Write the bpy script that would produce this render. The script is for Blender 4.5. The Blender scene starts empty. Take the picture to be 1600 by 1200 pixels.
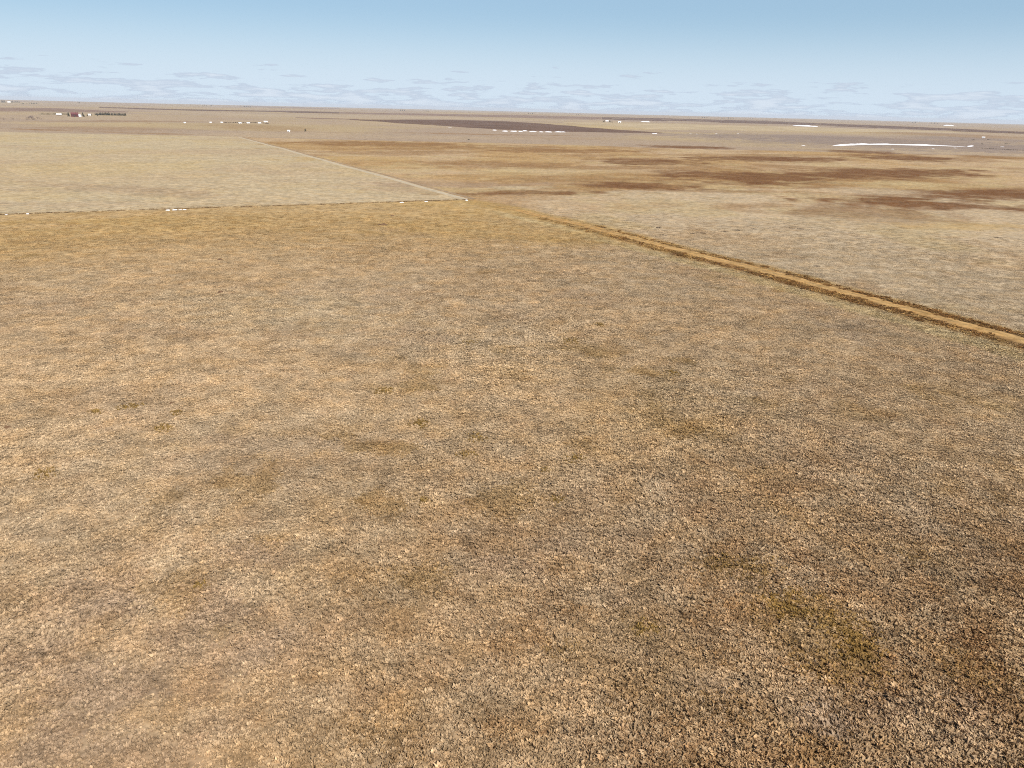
import bpy, bmesh, math, random
import numpy as np
from mathutils import Vector, Matrix

SC = bpy.context.scene
COL = SC.collection
R = math.radians
random.seed(7)
rng = np.random.default_rng(11)

# ------------------------------------------------------------------ camera, sky, sun, exposure
W0, H0, F0 = 1600.0, 1200.0, 1190.0          # photograph size and focal length in its pixels
CAM_H, PITCH, ROLL = 33.0, R(19.86), R(1.37)
SUN_AZ, SUN_EL = R(144.0), R(46.0)           # clockwise from the viewing direction (+Y)
SKY_STRENGTH, SUN_STRENGTH, EXPOSURE = 0.070, 5.0, 0.54


def smooth(a, b, v):
    t = np.clip((v - a) / (b - a), 0, 1)
    return t * t * (3 - 2 * t)


def _hash(ix, iy, seed):
    n = (ix.astype(np.int64) * 374761393 + iy.astype(np.int64) * 668265263 + seed * 1274126177) & 0x7fffffff
    n = ((n ^ (n >> 13)) * 1274126177) & 0x7fffffff
    n = ((n ^ (n >> 15)) * 668265263) & 0x7fffffff
    return ((n ^ (n >> 16)) & 0xffffff) / float(0xffffff)


def vnoise(x, y, seed=0):
    x = np.asarray(x, float); y = np.asarray(y, float)
    fx, fy = np.floor(x), np.floor(y)
    tx, ty = x - fx, y - fy
    tx = tx * tx * (3 - 2 * tx); ty = ty * ty * (3 - 2 * ty)
    a = _hash(fx, fy, seed); b = _hash(fx + 1, fy, seed)
    c = _hash(fx, fy + 1, seed); d = _hash(fx + 1, fy + 1, seed)
    return (a * (1 - tx) + b * tx) * (1 - ty) + (c * (1 - tx) + d * tx) * ty


def fbm(x, y, size, octaves=4, seed=0, rough=0.55):
    """0..1 noise; size = metres of the largest lumps"""
    s = np.zeros(np.broadcast(np.asarray(x), np.asarray(y)).shape); a = 1.0; tot = 0.0
    x = np.asarray(x, float) / size; y = np.asarray(y, float) / size
    for o in range(octaves):
        s = s + a * vnoise(x, y, seed + o * 17); tot += a
        a *= rough; x = x * 2.03 + 5.3; y = y * 2.03 + 1.7
    s = s / tot
    return np.clip(0.5 + (s - 0.5) * 1.7, 0, 1)


def height(x, y):
    x = np.asarray(x, float); y = np.asarray(y, float)
    d2 = x * x + y * y
    d = np.sqrt(d2)
    h = -d2 / (2 * 6.371e6)                                     # the earth's curve
    h = h + (fbm(x, y, 170, 3, 3) - .5) * 1.5 * smooth(20, 120, d)
    h = h + (fbm(x, y, 2600, 2, 9) - .5) * 9.0 * smooth(900, 5000, d)
    h = h + (vnoise(x / 9000., y / 9000., 21) - .5) * 18 * smooth(5000, 15000, d)
    return h


CAM_POS = np.array([0.0, 0.0, CAM_H + float(height(0, 0))])
_f = np.array([0, math.cos(PITCH), -math.sin(PITCH)])
_r = np.array([1.0, 0, 0]); _u = np.array([0, math.sin(PITCH), math.cos(PITCH)])
_r, _u = math.cos(ROLL) * _r + math.sin(ROLL) * _u, -math.sin(ROLL) * _r + math.cos(ROLL) * _u


def at(px, py):
    """where the ground lies that the photograph shows at this pixel"""
    d = _f * F0 + _r * (px - W0 / 2) + _u * (H0 / 2 - py)
    d = d / np.linalg.norm(d)
    t = np.geomspace(20, 60000, 2600)
    p = CAM_POS[:, None] + d[:, None] * t
    below = p[2] < height(p[0], p[1])
    if not below.any():
        k = int(np.argmin(p[2] - height(p[0], p[1])))
        return np.array([p[0][k], p[1][k], float(height(p[0][k], p[1][k]))])
    k = int(np.argmax(below)); lo, hi = t[k - 1], t[k]
    for _ in range(40):
        m = (lo + hi) / 2; q = CAM_POS + d * m
        if q[2] < height(q[0], q[1]): hi = m
        else: lo = m
    q = CAM_POS + d * hi
    return np.array([q[0], q[1], float(height(q[0], q[1]))])


def pixel_size(p):
    return float(np.dot(np.asarray(p) - CAM_POS, _f)) / F0       # metres across one photo pixel at p


cam_data = bpy.data.cameras.new('camera')
cam = bpy.data.objects.new('camera', cam_data); COL.objects.link(cam)
cam_data.sensor_fit = 'HORIZONTAL'; cam_data.sensor_width = 36.0
cam_data.lens = 36.0 * F0 / W0
cam_data.clip_start = 0.5; cam_data.clip_end = 200000.0
m = Matrix.Identity(4)
for i in range(3):
    m[i][0], m[i][1], m[i][2], m[i][3] = _r[i], _u[i], -_f[i], CAM_POS[i]
cam.matrix_world = m
SC.camera = cam

world = bpy.data.worlds.new('World'); SC.world = world; world.use_nodes = True

SC.view_settings.view_transform = 'Standard'; SC.view_settings.look = 'None'
SC.view_settings.gamma = 1.0; SC.view_settings.use_curve_mapping = False
SC.view_settings.exposure = EXPOSURE
SC.render.engine = 'CYCLES'
SC.cycles.max_bounces = 4; SC.cycles.diffuse_bounces = 2; SC.cycles.volume_bounces = 0
SC.cycles.filter_width = 1.1; SC.cycles.use_denoising = False


class Nodes:
    """small helper that writes node trees as expressions"""
    def __init__(self, tree):
        self.t = tree; self.n = tree.nodes; self.l = tree.links

    def put(self, sock, v):
        if isinstance(v, bpy.types.NodeSocket): self.l.new(v, sock)
        elif v is not None:
            try: sock.default_value = v
            except Exception: sock.default_value = (*v, 1.0)

    def math(self, op, a, b=None, c=None, clamp=False):
        n = self.n.new('ShaderNodeMath'); n.operation = op; n.use_clamp = clamp
        for i, v in enumerate((a, b, c)): self.put(n.inputs[i], v)
        return n.outputs[0]

    def vec(self, op, a, b=None, out=0):
        n = self.n.new('ShaderNodeVectorMath'); n.operation = op
        self.put(n.inputs[0], a)
        if op == 'SCALE': self.put(n.inputs['Scale'], b)
        elif b is not None: self.put(n.inputs[1], b)
        return n.outputs[out]

    def noise(self, vec, scale, detail=4, rough=.55, lac=2.0, out=0):
        n = self.n.new('ShaderNodeTexNoise')
        self.put(n.inputs['Vector'], vec); self.put(n.inputs['Scale'], scale)
        n.inputs['Detail'].default_value = detail; n.inputs['Roughness'].default_value = rough
        n.inputs['Lacunarity'].default_value = lac
        return n.outputs[out]

    def rng(self, v, a, b, c=0.0, d=1.0, kind='SMOOTHSTEP'):
        n = self.n.new('ShaderNodeMapRange'); n.interpolation_type = kind
        for i, q in enumerate((v, a, b, c, d)): self.put(n.inputs[i], q)
        return n.outputs[0]

    def mix(self, f, a, b, mode='MIX'):
        n = self.n.new('ShaderNodeMix'); n.data_type = 'RGBA'; n.blend_type = mode
        self.put(n.inputs[0], f); self.put(n.inputs[6], a); self.put(n.inputs[7], b)
        return n.outputs[2]


# --- the sky: clear winter air with a thin bank of small flat clouds low over the plain
nt = Nodes(world.node_tree)
bg = world.node_tree.nodes['Background']
sky = nt.n.new('ShaderNodeTexSky'); sky.sky_type = 'NISHITA'; sky.sun_disc = False
sky.sun_elevation = SUN_EL; sky.sun_rotation = SUN_AZ
sky.altitude = 1500; sky.air_density = 1.0; sky.dust_density = 1.0; sky.ozone_density = 2.0
tc = nt.n.new('ShaderNodeTexCoord')
sep = nt.n.new('ShaderNodeSeparateXYZ'); nt.l.new(tc.outputs['Generated'], sep.inputs[0])
flat = nt.math('SQRT', nt.math('ADD', nt.math('MULTIPLY', sep.outputs[0], sep.outputs[0]), nt.math('MULTIPLY', sep.outputs[1], sep.outputs[1])))
el = nt.math('DIVIDE', sep.outputs[2], flat)                     # tangent of the elevation
comb = nt.n.new('ShaderNodeCombineXYZ')
nt.l.new(nt.math('DIVIDE', sep.outputs[0], flat), comb.inputs[0])
nt.l.new(nt.math('DIVIDE', sep.outputs[1], flat), comb.inputs[1])
nt.l.new(nt.math('MULTIPLY', el, 8.0), comb.inputs[2])
cn = nt.noise(comb.outputs[0], 19.0, 6, .58)
cover = nt.rng(el, 0.014, 0.062, 0.44, 0.745, 'LINEAR')          # cloudier towards the horizon
edge = nt.math('SUBTRACT', cn, cover)
cloud = nt.rng(edge, 0.0, 0.06)
lit = nt.rng(edge, 0.02, 0.20)
skyc = nt.mix(nt.rng(el, .12, .45, .6, 0.0), sky.outputs[0], (3.85, 5.85, 7.6))   # thin even veil over the lower sky
band = nt.rng(el, 0.01, 0.115, 1.0, 0.0)
hazy = nt.mix(nt.math('MULTIPLY', band, 0.85), skyc, (6.7, 7.85, 9.1))
cloudcol = nt.mix(lit, (5.2, 6.1, 7.4), (6.9, 7.7, 8.7))
final = nt.mix(nt.math('MULTIPLY', cloud, 0.82), hazy, cloudcol)
nt.l.new(final, bg.inputs['Color'])
bg.inputs['Strength'].default_value = SKY_STRENGTH

sl = bpy.data.lights.new('sun', 'SUN'); sl.energy = SUN_STRENGTH; sl.angle = R(0.53); sl.color = (1.0, .955, .885)
sun = bpy.data.objects.new('sun', sl); COL.objects.link(sun)
sdir = Vector((math.sin(SUN_AZ) * math.cos(SUN_EL), math.cos(SUN_AZ) * math.cos(SUN_EL), math.sin(SUN_EL)))
sun.rotation_euler = sdir.to_track_quat('Z', 'Y').to_euler()


# ------------------------------------------------------------------ materials
def new_mat(name):
    mt = bpy.data.materials.new(name); mt.use_nodes = True
    b = mt.node_tree.nodes['Principled BSDF']
    b.inputs['Roughness'].default_value = .95; b.inputs['Specular IOR Level'].default_value = .1
    return mt, Nodes(mt.node_tree), b


def plain(name, col, var=.25, scale=1.5, rough=.9, spec=.1, dark=None):
    """a surface of one material with grain and weathering"""
    mt, n, b = new_mat(name)
    co = n.n.new('ShaderNodeNewGeometry').outputs['Position']
    f = n.noise(co, scale, 5, .6)
    lo = dark or tuple(c * (1 - var) for c in col)
    n.l.new(n.mix(n.rng(f, .3, .7), lo, tuple(min(1, c * (1 + var * .4)) for c in col)), b.inputs['Base Color'])
    b.inputs['Roughness'].default_value = rough; b.inputs['Specular IOR Level'].default_value = spec
    return mt


def prairie_mat(name, source, lift, spread):
    """grass and litter: the tint of the place, times fine mottling"""
    mt, n, b = new_mat(name)
    pos = n.n.new('ShaderNodeNewGeometry').outputs['Position']
    at_ = n.n.new('ShaderNodeAttribute'); at_.attribute_name = 'tint'; at_.attribute_type = source
    tint = at_.outputs['Color']
    f1 = n.noise(pos, .55, 5, .62); f2 = n.noise(pos, 3.1, 3, .6); f3 = n.noise(pos, .07, 5, .6)
    hue = n.noise(pos, .23, 5, .6, out=0)
    c = n.mix(n.rng(hue, .38, .70), tint, n.mix(1.0, tint, (1.03, .96, .85), 'MULTIPLY'))
    c = n.mix(n.rng(n.noise(pos, .31, 4, .6), .50, .74, 0, .5), c, n.mix(1.0, tint, (.90, .83, .80), 'MULTIPLY'))
    v = n.math('ADD', n.rng(f1, .25, .75, 1 - spread, 1 + spread * .7), n.rng(f2, .25, .75, -spread * .8, spread * .7))
    v = n.math('MULTIPLY', v, n.rng(f3, .25, .75, .90, 1.08))
    v = n.math('MULTIPLY', v, n.rng(n.noise(pos, .16, 5, .68), .28, .72, .86, 1.10))
    if source == 'INSTANCER':
        o = n.n.new('ShaderNodeAttribute'); o.attribute_name = 'shade'; o.attribute_type = 'GEOMETRY'
        v = n.math('MULTIPLY', v, o.outputs['Fac'])
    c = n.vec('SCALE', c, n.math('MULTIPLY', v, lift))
    n.l.new(c, b.inputs['Base Color'])
    b.inputs['Roughness'].default_value = 1.0; b.inputs['Specular IOR Level'].default_value = 0.0
    return mt


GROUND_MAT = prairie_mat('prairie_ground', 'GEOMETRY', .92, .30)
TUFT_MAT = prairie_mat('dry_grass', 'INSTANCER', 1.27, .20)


# ------------------------------------------------------------------ object helpers
def link(name, me, parent=None, label=None, cat=None, group=None, kind=None, loc=None):
    o = bpy.data.objects.new(name, me); COL.objects.link(o)
    if parent is not None: o.parent = parent
    if loc is not None: o.location = loc
    if label: o['label'] = label
    if cat: o['category'] = cat
    if group: o['group'] = group
    if kind: o['kind'] = kind
    return o


def empty(name, loc, label, cat, group=None, rz=0.0, scale=1.0):
    o = link(name, None, None, label, cat, group, loc=loc)
    o.rotation_euler = (0, 0, rz); o.scale = (scale,) * 3
    return o


def mesh_from(name, verts, faces, mat=None, smooth_=False):
    me = bpy.data.meshes.new(name); me.from_pydata([tuple(map(float, v)) for v in verts], [], faces)
    if mat: me.materials.append(mat)
    if smooth_: me.polygons.foreach_set('use_smooth', [True] * len(me.polygons))
    me.update()
    return me


def grid_mesh(name, V, mat=None, wrap=False, smooth_=True):
    """V: rows x cols x 3"""
    nr, nc = V.shape[:2]
    idx = np.arange(nr * nc).reshape(nr, nc)
    if wrap: idx = np.concatenate([idx, idx[:, :1]], 1)
    q = np.stack([idx[:-1, :-1], idx[:-1, 1:], idx[1:, 1:], idx[1:, :-1]], -1).reshape(-1, 4)
    me = bpy.data.meshes.new(name)
    me.vertices.add(nr * nc); me.vertices.foreach_set('co', V.reshape(-1).astype(np.float32))
    me.loops.add(q.size); me.loops.foreach_set('vertex_index', q.reshape(-1).astype(np.int32))
    me.polygons.add(len(q)); me.polygons.foreach_set('loop_start', (np.arange(len(q)) * 4).astype(np.int32))
    if smooth_: me.polygons.foreach_set('use_smooth', np.ones(len(q), bool))
    if mat: me.materials.append(mat)
    me.update(calc_edges=True); me.validate()
    return me


# ------------------------------------------------------------------ the colours of the plain
TAN = np.array((.390, .285, .174)); GOLD = np.array((.375, .255, .108)); GREY = np.array((.368, .285, .188))
MAUVE = np.array((.290, .208, .138)); OLIVE = np.array((.198, .122, .040)); RUST = np.array((.150, .076, .036))
BROWN = np.array((.225, .130, .060)); PALE = np.array((.400, .328, .215)); FAR = np.array((.310, .240, .178))
STRAW = np.array((.405, .315, .172)); SLATE = np.array((.225, .178, .152))

CROSS = at(727, 312)                                             # where track, fence line and path meet
_rd = at(1600, 531)[:2] - CROSS[:2]; ROAD_DIR = _rd / np.linalg.norm(_rd)       # towards the camera side
_fd = at(0, 335)[:2] - CROSS[:2]; FENCE_DIR = _fd / np.linalg.norm(_fd)
_pd = at(375, 215)[:2] - CROSS[:2]; PATH_DIR = _pd / np.linalg.norm(_pd)


def side(x, y, p, d):
    return (np.asarray(x) - p[0]) * d[1] - (np.asarray(y) - p[1]) * d[0]     # > 0: to the right of d


PATCHES = [  # pixel ends of a stretch of differently coloured ground, half depth in pixels, colour, strength
    (1030, 275, 1290, 278, 8, RUST, .80), (1200, 278, 1525, 265, 8, RUST, .85), (1080, 248, 1335, 248, 4, RUST, .8),
    (1340, 246, 1500, 248, 4, RUST, .75), (900, 250, 1095, 255, 4, RUST, .7), (1250, 312, 1680, 329, 6, RUST, 1.0), (700, 262, 1200, 263, 2.5, BROWN, .5), (450, 232, 1000, 231, 2, BROWN, .5), (900, 243, 1500, 242, 1.6, BROWN, .45), (800, 280, 1100, 283, 2.5, BROWN, .45), (1000, 297, 1300, 300, 2, BROWN, .4),
    (1380, 309, 1700, 298, 9, RUST, .85), (1210, 326, 1480, 337, 13, RUST, .42), (880, 289, 1125, 292, 4, RUST, .7),
    (690, 303, 960, 300, 3, RUST, .65), (430, 223, 765, 226, 3.5, BROWN, .95), (760, 236, 1010, 235, 3, BROWN, .8),
    (1005, 229, 1150, 231, 2, RUST, .9), (1280, 236, 1400, 238, 2, RUST, .8), (620, 255, 900, 257, 3.5, BROWN, .55),
    (500, 239, 800, 237, 2.2, BROWN, .5), (560, 289, 900, 289, 4.5, MAUVE, .65), (1500, 245, 1600, 247, 2.5, BROWN, .7),
    (760, 294, 870, 292, 3, PALE, .7), (1290, 297, 1440, 300, 6, GREY, .8), (1300, 287, 1600, 290, 5, STRAW, .6),
    (700, 270, 1000, 268, 6, STRAW, .45), (430, 247, 700, 247, 4, GOLD, .6), (20, 284, 330, 305, 7, MAUVE, .55),
    (560, 297, 690, 298, 3.5, MAUVE, .5), (0, 322, 260, 318, 5, GREY, .6), (0, 262, 350, 262, 12, STRAW, .5),
    (1060, 345, 1500, 350, 10, GREY, .5), (1380, 356, 1600, 352, 8, GOLD, .55), (1080, 326, 1260, 318, 4, BROWN, .35),
    (0, 348, 300, 343, 6, GOLD, .8), (0, 365, 420, 352, 8, GOLD, .45), (560, 350, 980, 372, 22, GOLD, .55),
    (1180, 940, 1330, 990, 34, OLIVE, .85), (1260, 1000, 1350, 1050, 28, OLIVE, .7), (975, 985, 1060, 1000, 24, OLIVE, .75),
    (1100, 878, 1205, 895, 14, OLIVE, .65), (870, 1000, 960, 1040, 34, OLIVE, .5), (1375, 855, 1490, 880, 22, OLIVE, .5),
    (1500, 850, 1600, 900, 30, BROWN, .55), (1500, 1010, 1600, 1030, 26, RUST, .40), (1380, 760, 1600, 790, 25, OLIVE, .35),
    (1040, 660, 1210, 690, 16, OLIVE, .4), (640, 660, 760, 690, 12, OLIVE, .32), (1400, 600, 1600, 640, 26, GOLD, .4),
    (40, 715, 140, 720, 12, MAUVE, .5), (280, 850, 470, 880, 26, MAUVE, .6), (0, 900, 200, 960, 30, MAUVE, .35),
    (700, 880, 860, 900, 22, MAUVE, .45), (820, 860, 1000, 850, 18, MAUVE, .4), (1200, 1110, 1330, 1150, 26, MAUVE, .7),
    (1060, 1060, 1180, 1090, 20, MAUVE, .6), (340, 1090, 520, 1140, 32, BROWN, .45), (830, 1140, 930, 1170, 24, RUST, .4),
    (240, 1050, 330, 1080, 26, OLIVE, .4), (1380, 1120, 1600, 1180, 40, MAUVE, .6), (560, 600, 640, 612, 8, GOLD, .5),
    (0, 560, 1000, 570, 60, TAN, .35), (880, 590, 1300, 640, 40, GREY, .35), (150, 470, 600, 500, 35, PALE, .30),
    (-150, 1040, 470, 1090, 240, MAUVE, .60), (1000, 720, 1600, 740, 130, BROWN, .20), (0, 200.6, 110, 204.6, .9, BROWN, .6), (112, 205, 330, 211.5, .8, BROWN, .5), (40, 189, 330, 189.6, .6, BROWN, .6), (212, 181, 240, 196, .7, BROWN, .5), (620, 208, 900, 212, .8, BROWN, .5), (440, 205, 620, 209, .8, MAUVE, .5), (1150, 213, 1500, 219, 1.0, BROWN, .4), (1300, 560, 1600, 620, 60, BROWN, .16),  # broad near mauve and brown patches paint in dimmer foreground light
    (1000, 214, 1180, 217, 3, GREY, .6), (1120, 219, 1640, 226, 11, SLATE, 1.0), (1050, 211, 1400, 214, 3, SLATE, .7), (1400, 214, 1640, 220, 4, SLATE, .8), (440, 213, 900, 216, 3, GREY, .5),
    (760, 213, 1000, 219, 2.2, MAUVE, .45), (320, 198, 480, 199, 4, BROWN, .30), (1050, 200, 1360, 205, 5, STRAW, .8),
    (830, 196, 1040, 203, 4, STRAW, .9), (0, 190, 260, 196, 2.5, STRAW, .5), (60, 199, 300, 203, 3, BROWN, .3),
    (300, 178, 800, 186, 3, PALE, .45), (1380, 209, 1600, 214, 3, BROWN, .35), (180, 180, 480, 186, 3, FAR, .5),
]


def _patch_frames():
    out = []
    for x1, y1, x2, y2, hh, col, st in PATCHES:
        if y1 < 345 and (col is RUST or col is BROWN): hh, st = hh * 1.35, min(1.0, st * 1.3)
        p1, p2 = at(x1, y1), at(x2, y2); c = (p1 + p2) / 2
        ax = (p2 - p1)[:2]; L = np.linalg.norm(ax) / 2; ax = ax / (2 * L)
        mx, my = (x1 + x2) / 2, (y1 + y2) / 2
        dep = abs(np.dot((at(mx, my - hh) - at(mx, my + hh))[:2], np.array([-ax[1], ax[0]]))) / 2
        c = at(mx, my)
        out.append((c[:2], ax, L, max(dep, .3), col, st))
    return out


PATCH_FRAMES = _patch_frames()
TRACK_PX = [(725, 312), (800, 326), (850, 338), (900, 348.5), (1000, 374.5), (1100, 400), (1200, 424), (1300, 450.5), (1400, 478), (1500, 504.5), (1600, 531.5), (1760, 576)]
_tg = np.array([at(*p)[:2] for p in TRACK_PX]) - CROSS[:2]
_sgn = 1.0 if float(side(*at(1500, 350)[:2], CROSS, ROAD_DIR)) > 0 else -1.0


def ROAD_OFF(s):
    return np.interp(s, _tg @ ROAD_DIR, _sgn * (_tg[:, 0] * ROAD_DIR[1] - _tg[:, 1] * ROAD_DIR[0]))


FAR_A, FAR_B = at(430, 216)[:2], at(1600, 245)[:2]               # far edge of the golden pasture
LFAR_A, LFAR_B = at(0, 206)[:2], at(380, 214)[:2]                # far edge of the pale field
D_EDGE = [at(820, 310)[:2], at(960, 298)[:2], at(1180, 294)[:2], at(1600, 299)[:2]]


def ground_colour(x, y):
    x = np.asarray(x, float); y = np.asarray(y, float)
    d = np.sqrt(x * x + y * y) + 1e-6
    soft = np.maximum(.8, .006 * d)
    big = fbm(x, y, 70, 5, 40); mid = fbm(x, y, 14, 5, 50); hue = fbm(x, y, 30, 4, 60); wide = fbm(x, y, 380, 4, 70)

    def L(a, b, w):
        w = w[..., None]
        return a * (1 - w) + b * w

    # the foreground pasture
    c = L(TAN, GREY, .6 * smooth(.50, .80, hue)); c = L(c, GOLD, .20 * smooth(.52, .82, big)); c = L(c, MAUVE, .30 * smooth(.58, .86, mid))
    c = L(c, OLIVE * 1.1, .55 * smooth(.66, .84, fbm(x, y, 6, 4, 81)) * smooth(.35, .6, big))
    fence = side(x, y, CROSS, FENCE_DIR)                         # > 0 beyond the fence line
    if fence.size and float(side(*at(400, 600)[:2], CROSS, FENCE_DIR)) > 0: fence = -fence
    golden = smooth(-140, -25, fence) * (.45 + .5 * big)
    c = L(c, GOLD, np.clip(golden, 0, .8))
    right = side(x, y, CROSS, ROAD_DIR)
    if float(side(*at(1500, 350)[:2], CROSS, ROAD_DIR)) < 0: right = -right
    path = side(x, y, CROSS, PATH_DIR)
    if float(side(*at(900, 250)[:2], CROSS, PATH_DIR)) < 0: path = -path
    # pale field, left beyond the fence
    pale = L(PALE, GREY, .75 * smooth(.45, .8, big)); pale = L(pale, STRAW, .5 * smooth(.5, .8, hue)); pale = L(pale, TAN, .4 * smooth(.5, .8, wide))
    c = L(c, pale, smooth(-soft, soft, fence) * smooth(soft, -soft, path))
    # golden pasture beyond, right of the path
    gold = L(GOLD * np.array((.96, .95, 1.1)), TAN, smooth(.30, .70, big)); gold = L(gold, BROWN, .55 * smooth(.52, .8, wide)); gold = L(gold, BROWN, .5 * smooth(.55, .8, fbm(x, y, 45, 5, 88, .65))); gold = L(gold, STRAW, .5 * smooth(.55, .8, hue))
    w_right = np.where(fence > 0, smooth(-soft, soft, path), smooth(-soft, soft, right))
    c = L(c, gold, w_right)
    # pale bleached pasture right of the track
    pale2 = L(np.array((.388, .304, .202)), TAN, .7 * smooth(.4, .75, big)); pale2 = L(pale2, STRAW * .9, .5 * smooth(.5, .8, hue)); pale2 = L(pale2, BROWN, .30 * smooth(.66, .9, mid))
    ex = np.array([p[0] for p in D_EDGE]); ey = np.array([p[1] for p in D_EDGE])
    near = np.interp(x, ex, ey) - y + (mid - .5) * 12
    c = L(c, pale2, w_right * smooth(-4, 6, near) * smooth(-6, 8, x - D_EDGE[0][0] + 0.0 * y))
    # the corridor of the track: golden verges, a rusty strip beside the lane, a bleached parallel wheel path
    s_r = (x - CROSS[0]) * ROAD_DIR[0] + (y - CROSS[1]) * ROAD_DIR[1]
    tr = right - ROAD_OFF(s_r) + (mid - .5) * 1.6 + (fbm(x, y, 3, 3, 55) - .5) * 1.2
    on = smooth(-6, 10, s_r)
    c = L(c, GOLD * .92, .85 * on * smooth(-8.0, -5.5, tr) * smooth(6.5, 3.5, tr))
    c = L(c, RUST * 1.25, on * smooth(40, 120, s_r) * (.35 + .65 * mid) * (smooth(-5.9, -4.6, tr) * smooth(-1.6, -2.4, tr) + .55 * smooth(.8, 1.5, tr) * smooth(4.2, 2.6, tr)))
    c = L(c, STRAW * .95, .8 * smooth(20, 50, s_r) * smooth(-12.6, -11.0, tr) * smooth(-6.6, -8.0, tr))
    # the far plain
    def beyond(a, b):
        s = (b[0] - a[0]) * (y - a[1]) - (b[1] - a[1]) * (x - a[0])
        return s / np.linalg.norm(b - a)
    far = L(FAR, STRAW * .92, .6 * smooth(.45, .75, wide)); far = L(far, MAUVE, .55 * smooth(.5, .8, fbm(x, y, 900, 4, 90)))
    far = L(far, GREY, .6 * smooth(.5, .8, fbm(x, y, 240, 4, 95)))
    wf = np.where(path > 0, smooth(-8, 12, beyond(FAR_A, FAR_B)), smooth(-8, 12, beyond(LFAR_A, LFAR_B)))
    c = L(c, far, wf)
    e1 = fbm(x, y, 26, 5, 120) - .5; e2 = fbm(x, y, 7, 4, 130) - .5
    grain = .62 + .62 * fbm(x, y, 12, 5, 140, .7)
    fleck = .25 + 1.0 * smooth(.38, .68, fbm(x, y, 2.6, 4, 150, .7))
    near_ = smooth(95, 38, d)                                    # light falloff painted as browner tint, stronger nearer and to the right
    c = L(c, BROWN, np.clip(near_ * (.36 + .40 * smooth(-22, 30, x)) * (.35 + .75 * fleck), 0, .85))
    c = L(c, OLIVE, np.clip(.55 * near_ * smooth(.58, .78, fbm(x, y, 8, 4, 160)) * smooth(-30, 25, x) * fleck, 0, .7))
    for (pc, ax, hl, dep, col, st) in PATCH_FRAMES:
        dx, dy = x - pc[0], y - pc[1]
        u = (dx * ax[0] + dy * ax[1]) / hl; v = (-dx * ax[1] + dy * ax[0]) / dep
        rr = np.sqrt(u * u + v * v) + (e1 * .5 + e2 * .75 if dep > 6 else e2 * 1.2)
        c = L(c, col, np.clip(st * smooth(1.22, .50, rr) * (grain if pc[1] > 110 else fleck), 0, 1))
    return c


# ------------------------------------------------------------------ ground sheet
rad = [0.0]; r_ = 1.5
while r_ < 42000:
    rad.append(r_); r_ += max(.9, .0095 * r_)
rad = np.array(rad)
th = np.concatenate([np.linspace(-46, 46, 420), np.linspace(46, 314, 135)[1:-1]]) * math.pi / 180
TH, RR = np.meshgrid(th, rad)
GX, GY = RR * np.sin(TH), RR * np.cos(TH)
GZ = height(GX, GY) + (fbm(GX, GY, 1.9, 2, 33) - .5) * .10 * smooth(400, 100, RR)
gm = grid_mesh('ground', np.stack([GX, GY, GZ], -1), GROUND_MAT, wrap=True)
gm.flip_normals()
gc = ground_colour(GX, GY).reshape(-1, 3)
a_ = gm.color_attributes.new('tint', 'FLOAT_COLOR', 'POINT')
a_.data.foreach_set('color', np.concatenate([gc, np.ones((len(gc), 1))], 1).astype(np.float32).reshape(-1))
link('ground', gm, kind='structure')


def drape(name, paths, mat, lift, kind='structure', **kw):
    """a ribbon through rows of ground points; paths: rows x cols x 2 (+ extra height)"""
    P = np.asarray(paths, float)
    z = height(P[..., 0], P[..., 1]) + lift + (P[..., 2] if P.shape[-1] > 2 else 0)
    me = grid_mesh(name, np.stack([P[..., 0], P[..., 1], z], -1), mat)
    if sum(p.normal.z for p in list(me.polygons)[:50]) < 0: me.flip_normals()
    return link(name, me, kind=kind, **kw)


def polyline(pts, n):
    """n ground points along a pixel polyline, evenly spread in the world"""
    g = np.array([at(*p)[:2] for p in pts])
    s = np.concatenate([[0], np.cumsum(np.linalg.norm(np.diff(g, axis=0), axis=1))])
    t = np.linspace(0, s[-1], n)
    return np.stack([np.interp(t, s, g[:, 0]), np.interp(t, s, g[:, 1])], -1)


# ------------------------------------------------------------------ ploughed and fallow fields far off
def soil_mat(name, col):
    mt, n, b = new_mat(name)
    pos = n.n.new('ShaderNodeNewGeometry').outputs['Position']
    f = n.noise(pos, .012, 6, .6); g = n.noise(pos, .15, 4, .6)
    c = n.mix(n.rng(f, .3, .7), tuple(c * .82 for c in col), tuple(c * 1.18 for c in col))
    c = n.mix(n.rng(g, .55, .8, 0, .35), c, (.30, .24, .17))
    n.l.new(c, b.inputs['Base Color']); b.inputs['Specular IOR Level'].default_value = 0
    return mt


PLOUGH = soil_mat('ploughed_soil', (.118, .075, .055)); FALLOW = soil_mat('fallow_soil', (.185, .125, .092))


def field(name, top, bottom, mat, n=60, k=10, lift=.30):
    T, B = polyline(top, n), polyline(bottom, n)
    w = np.linspace(0, 1, k)[:, None, None]
    G = B[None] * (1 - w) + T[None] * w
    e = (fbm(G[..., 0], G[..., 1], 60, 3, 8) - .5)
    edge = np.sin(np.linspace(0, math.pi, k))[:, None] ** .4
    G = np.concatenate([G, ((edge - 1) * .28)[..., None] * np.ones_like(e)[..., None]], -1)
    return drape(name, G, mat, lift)


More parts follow.
